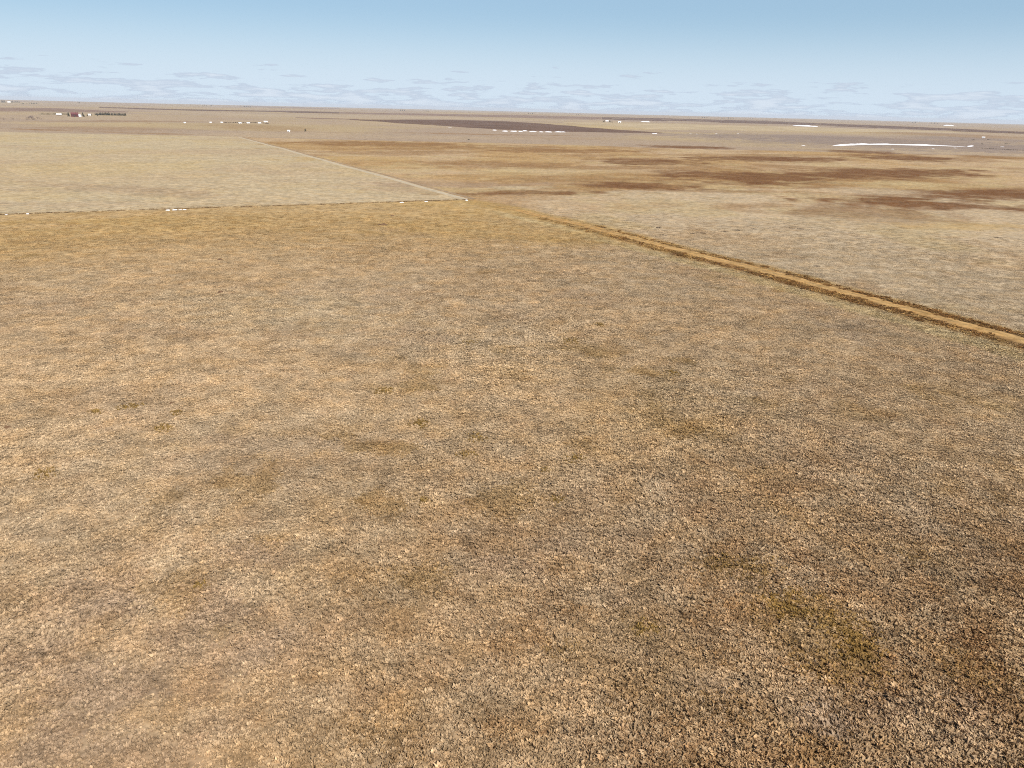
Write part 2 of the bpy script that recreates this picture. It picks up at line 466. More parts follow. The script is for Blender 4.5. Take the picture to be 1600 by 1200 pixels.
field('ploughed_field', [(545, 186.5), (700, 187), (790, 189.5), (860, 194), (940, 200.5), (1035, 207.6)],
      [(548, 187.2), (620, 192.5), (700, 197), (780, 202.5), (880, 206), (1034, 208.4)], PLOUGH, 90, 16)
field('ploughed_field', [(0, 168), (90, 169), (150, 172), (200, 174.5)], [(0, 174), (60, 174), (120, 175.4), (200, 175.6)], FALLOW)
field('ploughed_field', [(155, 167), (260, 170), (530, 175.2)], [(155, 168.4), (260, 171.8), (530, 177.4)], PLOUGH)
field('ploughed_field', [(530.6, 175.2), (790, 179.6), (940, 183)], [(530.6, 177.4), (790, 183.5), (940, 187)], FALLOW)
field('ploughed_field', [(940.6, 183.0), (1050, 185), (1200, 188.3), (1330, 194.4), (1440, 198.6), (1600, 206), (1640, 208)], [(940.6, 187.1), (1050, 189.8), (1200, 194.5), (1330, 198.5), (1440, 202.6), (1600, 209.2), (1640, 211)], PLOUGH, 110)
field('ploughed_field', [(372, 165.4), (530, 168.9)], [(372, 166.2), (530, 170.6)], FALLOW)
field('ploughed_field', [(462, 183.5), (500, 184.3), (560, 185.6)], [(462, 184.2), (500, 186), (560, 187)], FALLOW)
field('stubble_field', [(880, 190.5), (1050, 193), (1330, 200.6), (1500, 206.6)], [(880, 191.5), (1040, 203), (1330, 206), (1500, 207.4)], soil_mat('straw_stubble', (.33, .258, .160)), 70, 12)

# ------------------------------------------------------------------ dirt track, worn paths

TRACK_PX = [(725, 312), (800, 326), (850, 338), (900, 348.5), (1000, 374.5), (1100, 400), (1200, 424), (1300, 450.5), (1400, 478), (1500, 504.5), (1600, 531.5), (1760, 576)]
track = polyline(TRACK_PX, 240)
I0 = int(np.argmin(np.linalg.norm(track - at(862, 340)[:2], axis=1)))
tang = np.gradient(track, axis=0); tang /= np.linalg.norm(tang, axis=1)[:, None]
norm = np.stack([-tang[:, 1], tang[:, 0]], -1)
if np.dot(norm[100], at(1500, 350)[:2] - track[100]) < 0: norm = -norm        # + = far side
wob = (fbm(np.arange(240) * 2.0, np.zeros(240), 14, 3, 5) - .5) * 1.1


def ribbon(name, profile, mat, lift, i0=0, i1=240):
    off = np.array([p[0] for p in profile]); hz = np.array([p[1] for p in profile])
    G = track[i0:i1, None, :] + norm[i0:i1, None, :] * (off[None, :, None] + wob[i0:i1, None, None] * (1 + .25 * np.sin(off * 7))[None, :, None])
    Z = np.broadcast_to(hz, G.shape[:2])[..., None] + (fbm(G[..., 0], G[..., 1], 1.2, 2, 77) - .5)[..., None] * .08
    return drape(name, np.concatenate([G, Z], -1), mat, lift)


tr = ribbon('track', [(-2.9, -.25), (-2.5, -.02), (-2.1, .06), (-1.6, .03), (-1.2, .02), (-.8, .07), (-.3, .10), (.2, .04), (.6, .02), (1.0, .05), (1.4, .0), (1.9, -.25)], GROUND_MAT, .07, 6)
tv = np.zeros(len(tr.data.vertices) * 3, np.float32); tr.data.vertices.foreach_get('co', tv); tv = tv.reshape(-1, 12, 3)
rut = np.array((.405, .245, .100)); rib = np.array((.24, .14, .052))
cs = np.array([0, .1, .55, .95, 1, .6, .25, .85, 1, .8, .3, 0.])[None, :, None]
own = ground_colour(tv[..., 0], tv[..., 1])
wear = smooth(0, 45, np.arange(tv.shape[0]))[:, None, None] * (.62 + .38 * fbm(tv[..., 0], tv[..., 1], 7, 3, 66))[..., None]
mixc = np.where(cs > .5, rut, rib); amt = np.clip(np.where(cs > .5, cs, .8 - cs) * wear, 0, 1); amt[:, (0, -1)] = 0
tcol = own * (1 - amt) + mixc * amt
ta = tr.data.color_attributes.new('tint', 'FLOAT_COLOR', 'POINT')
ta.data.foreach_set('color', np.concatenate([tcol, np.ones(tcol.shape[:2] + (1,))], -1).astype(np.float32).reshape(-1))

# the bright path between the pale field and the golden pasture, and the bare strip along the fence line
pp = polyline([(728, 311.5), (640, 287), (560, 265), (480, 243.5), (420, 227), (375, 214.5)], 160)
pt = np.gradient(pp, axis=0); pt /= np.linalg.norm(pt, axis=1)[:, None]; pn = np.stack([-pt[:, 1], pt[:, 0]], -1)
if np.dot(pn[80], at(900, 250)[:2] - pp[80]) < 0: pn = -pn
G = pp[:, None, :] + pn[:, None, :] * np.array([-2.4, -1.4, 0, 1.2, 1.9])[None, :, None]
drape('worn_path', np.concatenate([G, np.broadcast_to(np.array([-.25, 0, .03, 0, -.25]), G.shape[:2])[..., None]], -1), plain('worn_path_dirt', (.385, .315, .215), .18, .3), .12)
G = pp[:, None, :] + pn[:, None, :] * np.array([2.0, 3.0, 4.0, 5.0])[None, :, None]
drape('field_edge', np.concatenate([G, np.broadcast_to(np.array([-.25, 0, 0, -.25]), G.shape[:2])[..., None]], -1), plain('edge_weeds', (.27, .19, .115), .3, .2), .12)


# ------------------------------------------------------------------ grass: patches of dry tufts strewn over the near plain
def tuft(V, Fc, S, cx, cy, r, h, g, blades, lean):
    base = g.uniform(.72, 1.12)
    for b in range(blades):
        a = g.uniform(0, 2 * math.pi); k = math.sqrt(g.random()) * .55 * r
        bx, by = cx + math.cos(a) * k, cy + math.sin(a) * k
        wa = a + math.pi / 2 + g.normal(0, .5); w = r * g.uniform(.14, .30)
        out = r * g.uniform(.25, .72); hh = h * g.uniform(.55, 1.1)
        tx, ty = bx + math.cos(a) * out + lean[0] * hh, by + math.sin(a) * out + lean[1] * hh
        mx, my = bx + math.cos(a) * out * .45, by + math.sin(a) * out * .45
        i = len(V)
        V += [(bx - math.cos(wa) * w * .6, by - math.sin(wa) * w * .6, -.03), (bx + math.cos(wa) * w * .6, by + math.sin(wa) * w * .6, -.03),
              (mx + math.cos(wa) * w, my + math.sin(wa) * w, hh * .72), (mx - math.cos(wa) * w, my - math.sin(wa) * w, hh * .72),
              (tx, ty, hh * g.uniform(.72, 1.0))]
        Fc += [(i, i + 1, i + 2, i + 3), (i + 3, i + 2, i + 4)]
        sh = base * g.uniform(.82, 1.16)
        S += [sh] * 5


def patch_mesh(name, seed, n, rad, rs, hs, blades):
    g = np.random.default_rng(seed); V, Fc, S = [], [], []
    lean = g.normal(0, .15, 2)
    for i in range(n):
        a = g.uniform(0, 2 * math.pi); q = rad * math.sqrt(g.random()) * g.uniform(.85, 1.1)
        big = g.lognormal(0, .46)
        tuft(V, Fc, S, math.cos(a) * q, math.sin(a) * q, rs * big, hs * min(1.9, big) * g.uniform(.7, 1.2), g, blades, lean)
    me = mesh_from(name, V, Fc, TUFT_MAT)
    at_ = me.attributes.new('shade', 'FLOAT', 'POINT'); at_.data.foreach_set('value', np.array(S, np.float32))
    return me


def scatter(name, meshes, P, rot, scale, tint, label=None, cat=None):
    """ONE object of strewn grass: points that carry grass patches (geometry nodes)"""
    col = bpy.data.collections.new(name + '_patches')
    for i, me in enumerate(meshes): col.objects.link(bpy.data.objects.new('%s_patch_%02d' % (name, i), me))
    me = bpy.data.meshes.new(name); n = len(P)
    me.vertices.add(n); me.vertices.foreach_set('co', P.astype(np.float32).reshape(-1))
    for nm, typ, key, arr in (('rot', 'FLOAT', 'value', rot), ('size', 'FLOAT_VECTOR', 'vector', scale), ('tint', 'FLOAT_COLOR', 'color', np.concatenate([tint, np.ones((n, 1))], 1)),
                              ('pick', 'INT', 'value', rng.integers(0, len(meshes), n))):
        at_ = me.attributes.new(nm, typ, 'POINT'); at_.data.foreach_set(key, np.ascontiguousarray(arr.reshape(-1).astype(np.int32 if typ == 'INT' else np.float32)))
    me.materials.append(TUFT_MAT)
    ng = bpy.data.node_groups.new(name + '_nodes', 'GeometryNodeTree')
    ng.interface.new_socket('Geometry', in_out='INPUT', socket_type='NodeSocketGeometry')
    ng.interface.new_socket('Geometry', in_out='OUTPUT', socket_type='NodeSocketGeometry')
    N = ng.nodes.new; L = ng.links.new
    gi, go = N('NodeGroupInput'), N('NodeGroupOutput')
    ci = N('GeometryNodeCollectionInfo'); ci.inputs['Collection'].default_value = col
    ci.inputs['Separate Children'].default_value = True; ci.inputs['Reset Children'].default_value = True
    iop = N('GeometryNodeInstanceOnPoints'); iop.inputs['Pick Instance'].default_value = True

    def named(nm, typ):
        q = N('GeometryNodeInputNamedAttribute'); q.data_type = typ; q.inputs['Name'].default_value = nm
        return q.outputs['Attribute']
    cx = N('ShaderNodeCombineXYZ'); L(named('rot', 'FLOAT'), cx.inputs[2])
    L(gi.outputs[0], iop.inputs['Points']); L(ci.outputs[0], iop.inputs['Instance'])
    L(named('pick', 'INT'), iop.inputs['Instance Index']); L(cx.outputs[0], iop.inputs['Rotation']); L(named('size', 'FLOAT_VECTOR'), iop.inputs['Scale'])
    L(iop.outputs[0], go.inputs[0])
    o = link(name, me, kind='stuff')
    if label: o['label'] = label
    if cat: o['category'] = cat
    md = o.modifiers.new('grass', 'NODES'); md.node_group = ng
    return o


def wedge_points(r0, r1, step, half=R(43)):
    """jittered points over the part of the plain in front of the camera"""
    xs = np.arange(-r1 * math.sin(half), r1 * math.sin(half), step); ys = np.arange(r0 * .6, r1, step)
    X, Y = np.meshgrid(xs, ys); X = X + rng.uniform(-.55, .55, X.shape) * step; Y = Y + rng.uniform(-.55, .55, X.shape) * step
    X, Y = X.ravel(), Y.ravel(); d = np.hypot(X, Y)
    k = (d > r0) & (d < r1) & (np.abs(np.arctan2(X, Y)) < half)
    return X[k], Y[k]


def off_track(x, y):
    q = np.stack([x, y], -1) - CROSS[:2]
    n = np.array([-ROAD_DIR[1], ROAD_DIR[0]])
    if np.dot(n, at(1500, 350)[:2] - CROSS[:2]) < 0: n = -n
    s = q @ ROAD_DIR; t = q @ n
    tt = (track - CROSS[:2]) @ n; ts = (track - CROSS[:2]) @ ROAD_DIR
    return s, t - np.interp(s, ts, tt)


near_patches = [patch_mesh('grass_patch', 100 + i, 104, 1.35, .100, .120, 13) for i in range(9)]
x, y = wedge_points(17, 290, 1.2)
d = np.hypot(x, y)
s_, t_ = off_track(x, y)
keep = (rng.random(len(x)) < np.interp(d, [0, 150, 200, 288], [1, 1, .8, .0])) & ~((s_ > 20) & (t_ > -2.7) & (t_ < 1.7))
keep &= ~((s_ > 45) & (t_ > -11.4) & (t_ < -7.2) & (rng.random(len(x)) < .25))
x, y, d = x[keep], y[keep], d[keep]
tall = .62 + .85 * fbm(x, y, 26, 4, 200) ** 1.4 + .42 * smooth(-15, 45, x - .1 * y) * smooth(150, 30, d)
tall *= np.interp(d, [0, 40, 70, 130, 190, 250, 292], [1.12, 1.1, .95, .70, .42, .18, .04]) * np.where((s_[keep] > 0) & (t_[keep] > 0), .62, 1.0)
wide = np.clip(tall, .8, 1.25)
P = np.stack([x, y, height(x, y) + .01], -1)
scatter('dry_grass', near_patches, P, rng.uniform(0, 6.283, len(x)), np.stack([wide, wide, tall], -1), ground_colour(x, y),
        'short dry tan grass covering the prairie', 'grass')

# taller rusty weeds on the two verges of the track
g_i = rng.integers(I0, 240, 5200)
off = np.where(rng.random(5200) < .68, rng.triangular(-5.9, -3.6, -2.0, 5200), rng.triangular(1.0, 1.9, 4.4, 5200))
xy = track[g_i] + tang[g_i] * rng.uniform(-1.2, 1.2, (5200, 1)) + norm[g_i] * (off + wob[g_i])[:, None]
dens = fbm(xy[:, 0], xy[:, 1], 16, 3, 210)
kk = rng.random(5200) < np.where(off < 0, np.clip((g_i - I0) / 80., .12, .85), np.clip((g_i - I0) / 120., .1, .45)) * (.12 + 1.3 * smooth(.3, .75, dens))
gk = g_i[kk]
xy = xy[kk]; off = off[kk]
weed_patches = [patch_mesh('weed_patch', 300 + i, 26, .8, .13, .115, 11) for i in range(4)]
vt = np.where((rng.random(len(xy)) < np.clip((gk - I0) / 150., .1, .75))[:, None], np.array((.185, .098, .036)), np.array((.34, .215, .085))) * rng.uniform(.7, 1.25, (len(xy), 1))
scatter('verge_weeds', weed_patches, np.stack([xy[:, 0], xy[:, 1], height(xy[:, 0], xy[:, 1]) + .05], -1), rng.uniform(0, 6.283, len(xy)),
        np.ones((len(xy), 3)) * rng.uniform(.45, 1.1, (len(xy), 1)), vt, 'rusty brown dry weeds on the verges of the dirt track', 'weeds')

# weeds caught along the straight fence line between the near pasture and the pale field
fl = polyline([(727, 312), (560, 317.5), (400, 322.5), (200, 328.5), (0, 335), (-160, 340)], 900)
kk = rng.random(900) < (.20 + .40 * fbm(fl[:, 0], fl[:, 1], 20, 3, 4)); fl = fl[kk] + rng.normal(0, .35, (kk.sum(), 2))
ft = np.array((.20, .135, .075)) * rng.uniform(.7, 1.4, (len(fl), 1))
scatter('fence_line_weeds', weed_patches, np.stack([fl[:, 0], fl[:, 1], height(fl[:, 0], fl[:, 1])], -1), rng.uniform(0, 6.283, len(fl)),
        np.ones((len(fl), 3)) * rng.uniform(.5, 1.1, (len(fl), 1)), ft, 'dark line of dead weeds along the edge of the pale field', 'weeds')

# ------------------------------------------------------------------ small things lying on the near plain
OLIVE_GRASS = plain('olive_bunch_grass', (.27, .172, .055), .4, 2.5, dark=(.14, .084, .024))
DARK_SOIL = plain('dark_burrow_soil', (.13, .075, .042), .35, 3.0)
ORANGE_SOIL = plain('orange_burrow_soil', (.46, .235, .085), .3, 3.0)
SNOW = plain('old_snow', (.86, .86, .88), .10, .8, rough=.7, spec=.2)
BRUSH = plain('dark_brush', (.085, .055, .040), .4, .7)


def clump_mesh(seed, rx, ry, h, mat):
    g = np.random.default_rng(seed); V, Fc, S = [], [], []
    n = int(np.clip(26 * rx * ry + 14, 16, 150))
    for i in range(n):
        a = g.uniform(0, 2 * math.pi); q = math.sqrt(g.random()) ** 1.3
        tuft(V, Fc, S, math.cos(a) * q * rx, math.sin(a) * q * ry, .13 * g.uniform(.7, 1.5), h * (1.1 - .5 * q) * g.uniform(.7, 1.2), g, 9, (0, 0))
    i = len(V); V.append((0, 0, .05))                             # the matted foot the blades grow from
    for k in range(12):
        a = 2 * math.pi * k / 12; V.append((math.cos(a) * rx * 1.02, math.sin(a) * ry * 1.02, -.02)); Fc.append((i, i + 1 + k, i + 1 + (k + 1) % 12))
    return mesh_from('grass_clump', V, Fc, mat)


def lateral(p):
    """compass turn that lays a thing's length across the line of sight"""
    return -math.atan2(p[0], p[1])


for i, (px, py, wpx, dpx) in enumerate([(72, 742, 16, 9), (255, 670, 12, 6), (200, 637, 22, 4), (150, 645, 10, 4), (275, 646, 9, 4), (897, 718, 18, 8), (853, 738, 9, 6),
                                        (868, 783, 16, 9), (1050, 583, 12, 6), (655, 664, 16, 7), (745, 685, 16, 7), (735, 536, 14, 4), (890, 533, 18, 5), (730, 712, 18, 6),
                                        (315, 916, 10, 8), (1010, 985, 26, 15), (660, 785, 12, 6), (1235, 955, 30, 14), (600, 612, 14, 5), (936, 508, 8, 3)]):
    p = at(px, py); s = pixel_size(p); ry = np.linalg.norm((at(px, py - dpx) - at(px, py + dpx))[:2]) / 2
    link('grass_clump', clump_mesh(500 + i, wpx * s * 1.15, ry * 1.15, .36, OLIVE_GRASS), None, 'clump of olive brown bunch grass standing out of the paler short prairie', 'grass clump',
         'olive grass clumps scattered over the near prairie', loc=p).rotation_euler.z = lateral(p)


def mound_mesh(seed, rx, ry, h, mat, seg=14, rings=5, rough=.28):
    g = np.random.default_rng(seed); ph = g.uniform(0, 6.28, 4)
    V = np.zeros((rings + 1, seg, 3))
    for k in range(rings + 1):
        q = k / rings
        for j in range(seg):
            a = 2 * math.pi * j / seg
            e = 1 + rough * (math.sin(2 * a + ph[0]) * .5 + math.sin(3 * a + ph[1]) * .35 + math.sin(5 * a + ph[2]) * .3)
            z = h * (1 - q * q) * (1 + .3 * g.normal() * (0 < k < rings)) if k < rings else -.06
            V[k, j] = (math.cos(a) * rx * q * e, math.sin(a) * ry * q * e, z)
    me = grid_mesh('mound', V[::-1], mat, wrap=True)
    return me


for i, (px, py, w) in enumerate([(345, 457, 6), (598, 351, 8), (613, 337, 4), (344, 406, 5), (268, 631, 4), (12, 669, 6), (642, 469, 3), (668, 470, 3)]):
    p = at(px, py); s = pixel_size(p)
    link('burrow_mound', mound_mesh(40 + i, w * s, w * s * .8, .14 + .02 * w, DARK_SOIL), None, 'small dark earth burrow mound in the short dry grass', 'burrow mound',
         'dark burrow mounds in the near pasture', loc=p).rotation_euler.z = lateral(p)
p = at(134, 908); link('burrow_mound', mound_mesh(61, .32, .26, .14, ORANGE_SOIL), None, 'bright orange earth burrow mound in the pale short grass', 'burrow mound', loc=p)

for i, (px, py, w) in enumerate([(1036, 367.5, 6), (1082, 365.5, 8), (1098, 364.5, 5), (1132, 362, 6), (1152, 360, 8), (1178, 358, 5), (1234, 356.5, 7), (1252, 358, 6), (1030, 356, 5), (1195, 399, 6), (1275, 416, 5), (1560, 372, 7)]):
    p = at(px, py); s = pixel_size(p)
    link('weed_clump', clump_mesh(700 + i, w * s, .35, .24, BRUSH), None, 'low dark brown weed clump in the bleached pasture beyond the track', 'weed clump',
         'dark weed clumps in the bleached pasture', loc=p).rotation_euler.z = lateral(p)


# ------------------------------------------------------------------ snow left in drifts
def drift(*args, seed=[0]):
    """drift(x1, y1, x2, y2, ..., depth, height, label[, group]): a ridge of snow through these ground points"""
    num = [v for v in args if not isinstance(v, str) and v is not None]; txt = [v for v in args if isinstance(v, str)]
    pts = [(num[i], num[i + 1]) for i in range(0, len(num) - 2, 2)]; wd, h = num[-2:]; seed[0] += 1; sd = seed[0]
    ends = np.array([at(*p)[:2] for p in pts]); L = float(np.linalg.norm(np.diff(ends, axis=0), axis=1).sum())
    n, k = max(10, min(120, int(L / 1.5))), 7
    P = polyline(pts, n); T = np.gradient(P, axis=0); T /= np.linalg.norm(T, axis=1)[:, None]; N = np.stack([-T[:, 1], T[:, 0]], -1)
    t = np.linspace(-1, 1, n); u = np.linspace(-1, 1, k)
    prof = (1 - np.abs(t) ** 4) * (.55 + .6 * fbm(t * L / 2 + 50 * sd, np.zeros(n), max(3, L / 9), 3, sd))
    off = u[None] * wd / 2 * np.clip(prof, .15, 1.3)[:, None] + (fbm(t * L / 2, np.ones(n) * sd, max(4, L / 6), 2, sd + 5)[:, None] - .5) * wd * .35
    XY = P[:, None] + N[:, None] * off[..., None]
    Z = height(XY[..., 0], XY[..., 1]) + (1 - u[None] ** 2) * h * prof[:, None] - .08
    c = np.array([*P[n // 2], float(height(*P[n // 2]))])
    me = grid_mesh('snow_drift', np.concatenate([XY, Z[..., None]], -1) - c, SNOW)
    if me.polygons[len(me.polygons) // 2].normal.z < 0: me.flip_normals()
    return link('snow_drift', me, None, txt[0], 'snow', txt[1] if len(txt) > 1 else None, loc=c)


q = 'small thin snow drift caught on the weedy line at the pale field edge'
for a in [(258, 328.6, 266, 328.4), (268, 328.3, 278, 328), (278, 328, 285, 327.8), (285, 327.8, 292, 327.6), (7, 335.4, 13, 335.2), (40, 334.4, 46, 334.2), (624, 316.6, 631, 316.4), (663, 315.2, 669, 315), (727, 313, 731, 312.9)]:
    drift(*a, 1.6, .30, q, 'snow drifts along the weedy fence line')
drift(803, 386, 813, 387, 1.1, .16, 'lone white snow patch lying out on the near golden grass')
drift(819, 393, 828, 393, .7, .12, 'thin cream coloured snow streak beside an olive clump on the golden grass')
drift(1298, 227.4, 1345, 226.0, 1400, 226.2, 1460, 227.3, 1513, 229.6, 9, 1.8, 'long bright white snow bank stretching over the grey low ground')
drift(1511, 229.0, 1521, 228.0, 6, .8, 'short snow drift at the tapering end of the long snow bank')
q = 'small white snow drift along the lower edge of the dark ploughed wedge'
for a in [(769, 203.4, 776, 203.5), (784, 205, 794, 205.2), (797, 205.2, 808, 205.4), (810, 205.5, 816, 205.5), (817, 204.6, 824, 204.8), (826, 205.7, 839, 206), (842, 206.2, 849, 206.3), (851, 206.2, 863, 206.4), (865, 206.2, 884, 206.4)]:
    drift(*a, 11, 1.0, q, 'snow drifts below the dark ploughed wedge')
drift(1019, 208.6, 1027, 208.9, 12, 1.2, 'lone snow drift at the pointed tip of the dark ploughed wedge')
q = 'tiny far snow patch dotted over the grey low ground'
for a in [(1077, 209.2, 1081, 209.3), (1087, 209.4, 1090, 209.5), (1116, 209, 1121, 209.1), (1151, 208.8, 1155, 208.9), (1252, 227.6, 1257, 227.6), (1392, 233, 1397, 233.1), (1455, 232.5, 1460, 232.6), (1489, 231.2, 1495, 231.4), (1562, 229.4, 1569, 229.6), (700, 199.2, 706, 199.3)]:
    drift(*a, 5, .35, q, 'tiny snow patches on the grey low ground')
drift(1238, 196.2, 1278, 197.9, 40, 3.0, 'white snow strip lying across the far dark ploughed band')
drift(1003, 190.3, 1012, 190.4, 30, 2.2, 'faint far snow streak under the dark band beside the lone far farm')
drift(1474, 196.3, 1490, 196.6, 60, 5.0, 'faint snow streak close under the far skyline')


# ------------------------------------------------------------------ trees
BARK = plain('bark', (.12, .085, .065), .3, 2.0)
NEEDLE = plain('dark_needles', (.045, .050, .030), .5, .8, dark=(.022, .022, .014))
TWIG = plain('bare_twigs', (.175, .125, .115), .3, .6)
DRYBRUSH = plain('brown_hedge', (.105, .072, .052), .4, .5)


def tube(V, Fc, p, q, r0, r1, n=5):
    p, q = Vector(p), Vector(q); z = (q - p).normalized(); x_ = z.orthogonal().normalized(); y_ = z.cross(x_); i = len(V)
    for c, r in ((p, r0), (q, r1)):
        for k in range(n):
            a = 2 * math.pi * k / n; V.append(tuple(c + x_ * math.cos(a) * r + y_ * math.sin(a) * r))
    for k in range(n): Fc.append((i + k, i + (k + 1) % n, i + n + (k + 1) % n, i + n + k))


def leaf(V, Fc, c, s, g):
    a, b = Vector(g.normal(0, 1, 3)).normalized(), Vector(g.normal(0, 1, 3)).normalized()
    b = (b - a * b.dot(a)).normalized(); c = Vector(c); i = len(V)
    V.extend([tuple(c - a * s - b * s * .6), tuple(c + a * s - b * s * .6), tuple(c + a * s * .7 + b * s * .6), tuple(c - a * s * .7 + b * s * .6)])
    Fc.append((i, i + 1, i + 2, i + 3))


def conifer(seed, wide=.30):
    g = np.random.default_rng(seed); V, Fc = [], []
    tube(V, Fc, (0, 0, -.05), (0, 0, .9), .03, .008)
    trunk = mesh_from('trunk', V, Fc, BARK)
    V, Fc = [], []
    for i in range(170):
        z = .10 + .9 * g.random() ** 1.2; r = wide * (1.04 - z) ** .8 * math.sqrt(g.random()) * g.uniform(.8, 1.15); a = g.uniform(0, 6.283)
        leaf(V, Fc, (math.cos(a) * r, math.sin(a) * r, z - r * .25), .055 * g.uniform(.7, 1.5), g)
    return trunk, mesh_from('crown', V, Fc, NEEDLE)


def bare(seed):
    g = np.random.default_rng(seed); V, Fc = [], []; tv, tf = [], []
    tube(tv, tf, (0, 0, -.05), (.02, .01, .32), .035, .024)
    def grow(p, d, l, r, k):
        q = p + d * l; tube(V, Fc, p, q, r, r * .65, 4)
        if k == 0: return
        for _ in range(3):
            e = (d + Vector(g.normal(0, .48, 3)) + Vector((0, 0, .10))).normalized(); grow(q - d * l * g.uniform(0, .3), e, l * g.uniform(.62, .85), r * .68, k - 1)
    for _ in range(5):
        d = Vector((g.normal(0, .55), g.normal(0, .55), 1)).normalized(); grow(Vector((0, 0, .22)), d, .25, .017, 3)
    return mesh_from('trunk', tv, tf, BARK), mesh_from('branches', V, Fc, TWIG)


def bush(seed, mat=DRYBRUSH, wide=1.0):
    g = np.random.default_rng(seed); V, Fc = [], []; tv, tf = [], []
    for k in range(3): tube(tv, tf, (0, 0, -.05), (g.normal(0, .2), g.normal(0, .2), .45), .03, .012, 4)
    lob = [(g.normal(0, .45 * wide), g.normal(0, .3), g.uniform(.25, .65), g.uniform(.25, .4)) for _ in range(7)]
    for i in range(190):
        l = lob[g.integers(7)]; d = Vector(g.normal(0, 1, 3)).normalized() * l[3] * g.random() ** .4
        leaf(V, Fc, (l[0] + d.x, l[1] + d.y, max(.02, l[2] + d.z)), .065 * g.uniform(.7, 1.5), g)
    return mesh_from('stem', tv, tf, BARK), mesh_from('crown', V, Fc, mat)


CONIFERS = [conifer(10 + i, .26 + .05 * (i % 3)) for i in range(4)]
ROUND = [conifer(30 + i, .46) for i in range(2)]
BARES = [bare(20 + i) for i in range(4)]
BUSHES = [bush(40 + i) for i in range(4)]
DARKBUSH = [bush(50 + i, NEEDLE) for i in range(3)]


def tree(name, protos, px, py, h_px, label, cat, group=None, wide=1.0, part=('trunk', 'crown')):
    p = at(px, py); s = h_px * pixel_size(p); pr = protos[random.randrange(len(protos))]
    o = empty(name, p, label, cat, group, random.uniform(0, 6.28)); o.scale = (s * wide, s * wide, s)
    for nm, me in zip(part, pr): link(nm, me, o)
    return o


# farmstead: evergreen windbreak rows, spruces, bare brush by the draw
for k, px in enumerate(np.linspace(149, 196.5, 30)):
    tree('windbreak_tree', CONIFERS, px + random.uniform(-.3, .3), 179.9 + .02 * (px - 149), random.uniform(3.2, 4.4), 'small dark evergreen in the long windbreak row running away from the barn', 'tree', 'evergreens of the long windbreak row', 1.15)
for px in np.linspace(97, 105, 6):
    tree('windbreak_tree', CONIFERS, px, 179.2, random.uniform(2.0, 2.8), 'small dark evergreen between the white roofed shed and the spruce', 'tree', 'evergreens beside the white roofed shed', 1.2)
for px in np.linspace(61, 87, 15):
    tree('windbreak_tree', CONIFERS, px, 178.9, random.uniform(1.4, 2.2), 'young brownish evergreen in the thin row beyond the white roofed shed', 'tree', 'young trees of the thin row', 1.3)
tree('spruce_tree', CONIFERS, 107.4, 182, 6.2, 'tall dark spruce standing beside the red barn', 'tree', wide=1.25)
tree('spruce_tree', ROUND, 129.6, 181.0, 5.0, 'round dark evergreen behind the white grain bin', 'tree')
tree('spruce_tree', ROUND, 131.0, 182.6, 3.4, 'low spreading dark evergreen just past the white grain bin', 'tree', wide=1.3)
tree('spruce_tree', ROUND, 136.6, 181.6, 2.8, 'small dark evergreen on the barn side of the little white house', 'tree', wide=1.2)
tree('spruce_tree', ROUND, 143.0, 180.6, 2.2, 'small dark evergreen on the windbreak side of the little white house', 'tree', wide=1.2)
tree('spruce_tree', CONIFERS, 152.6, 181.4, 2.8, 'lone dark evergreen standing out in front of the windbreak row', 'tree')
for px, py, h in [(2, 185.4, 1.8), (5, 185.3, 2.2), (8, 185.6, 1.6), (18, 185.2, 2.4), (21, 185.5, 2.0), (27, 185.7, 1.5), (41, 186.2, 3.0), (44, 186.3, 4.4), (47, 186.3, 4.8), (49.5, 186.2, 6.2), (52, 186.6, 4.6), (55, 187, 2.4), (59, 186.4, 3.8), (61.5, 186.3, 3.0), (64.5, 186.6, 2.0)]:
    tree('bare_tree', BARES, px, py, h * 1.15, 'leafless grey brown tree in the straggling brush along the draw', 'tree', 'leafless trees along the draw', 1.1, ('trunk', 'branches'))
for px, w in [(6, 2.2), (20, 2.2), (43, 2.6), (50.5, 3.4), (53.5, 2.2), (64.6, 1.8)]:
    tree('shrub', BUSHES, px, 186.6, 1.5, 'low dark brush at the foot of the leafless trees', 'shrub', 'brush under the leafless trees', w / 1.5, ('stem', 'crown'))
# hedge behind the white sheds, far shrubs
for px in np.arange(352, 422, 2.6):
    tree('shrub', BUSHES, px, 191.9 + max(0, px - 405) * .12, random.uniform(1.0, 1.7), 'low brown shrub in the hedge line behind the row of white sheds', 'shrub', 'hedge line behind the white sheds', 1.6, ('stem', 'crown'))
tree('spruce_tree', CONIFERS, 477, 205.4, 4.2, 'lone dark upright evergreen out on the open far pasture', 'tree', wide=1.5)
tree('shrub', DARKBUSH, 732, 218.6, 1.5, 'lone dark shrub on the pasture below the ploughed wedge', 'shrub', wide=1.8, part=('stem', 'crown'))
for px, py, w in [(1503, 219.3, 2.6), (1521, 219.0, 2.4), (1544, 218.8, 2.2), (1534, 225.3, 2.4), (1572, 225.3, 3.2)]:
    tree('shrub', DARKBUSH, px, py, 1.5, 'dark shrub scattered round the small white shed by the snow bank', 'shrub', 'shrubs by the white shed', w / 1.5, ('stem', 'crown'))
for px in np.arange(1536, 1602, 3.4):
    tree('shrub', BUSHES, px, 232.2 + (px - 1536) * .045, random.uniform(.8, 1.3), 'low dark shrub in the line below the end of the snow bank', 'shrub', 'shrub line below the snow bank', 2.2, ('stem', 'crown'))
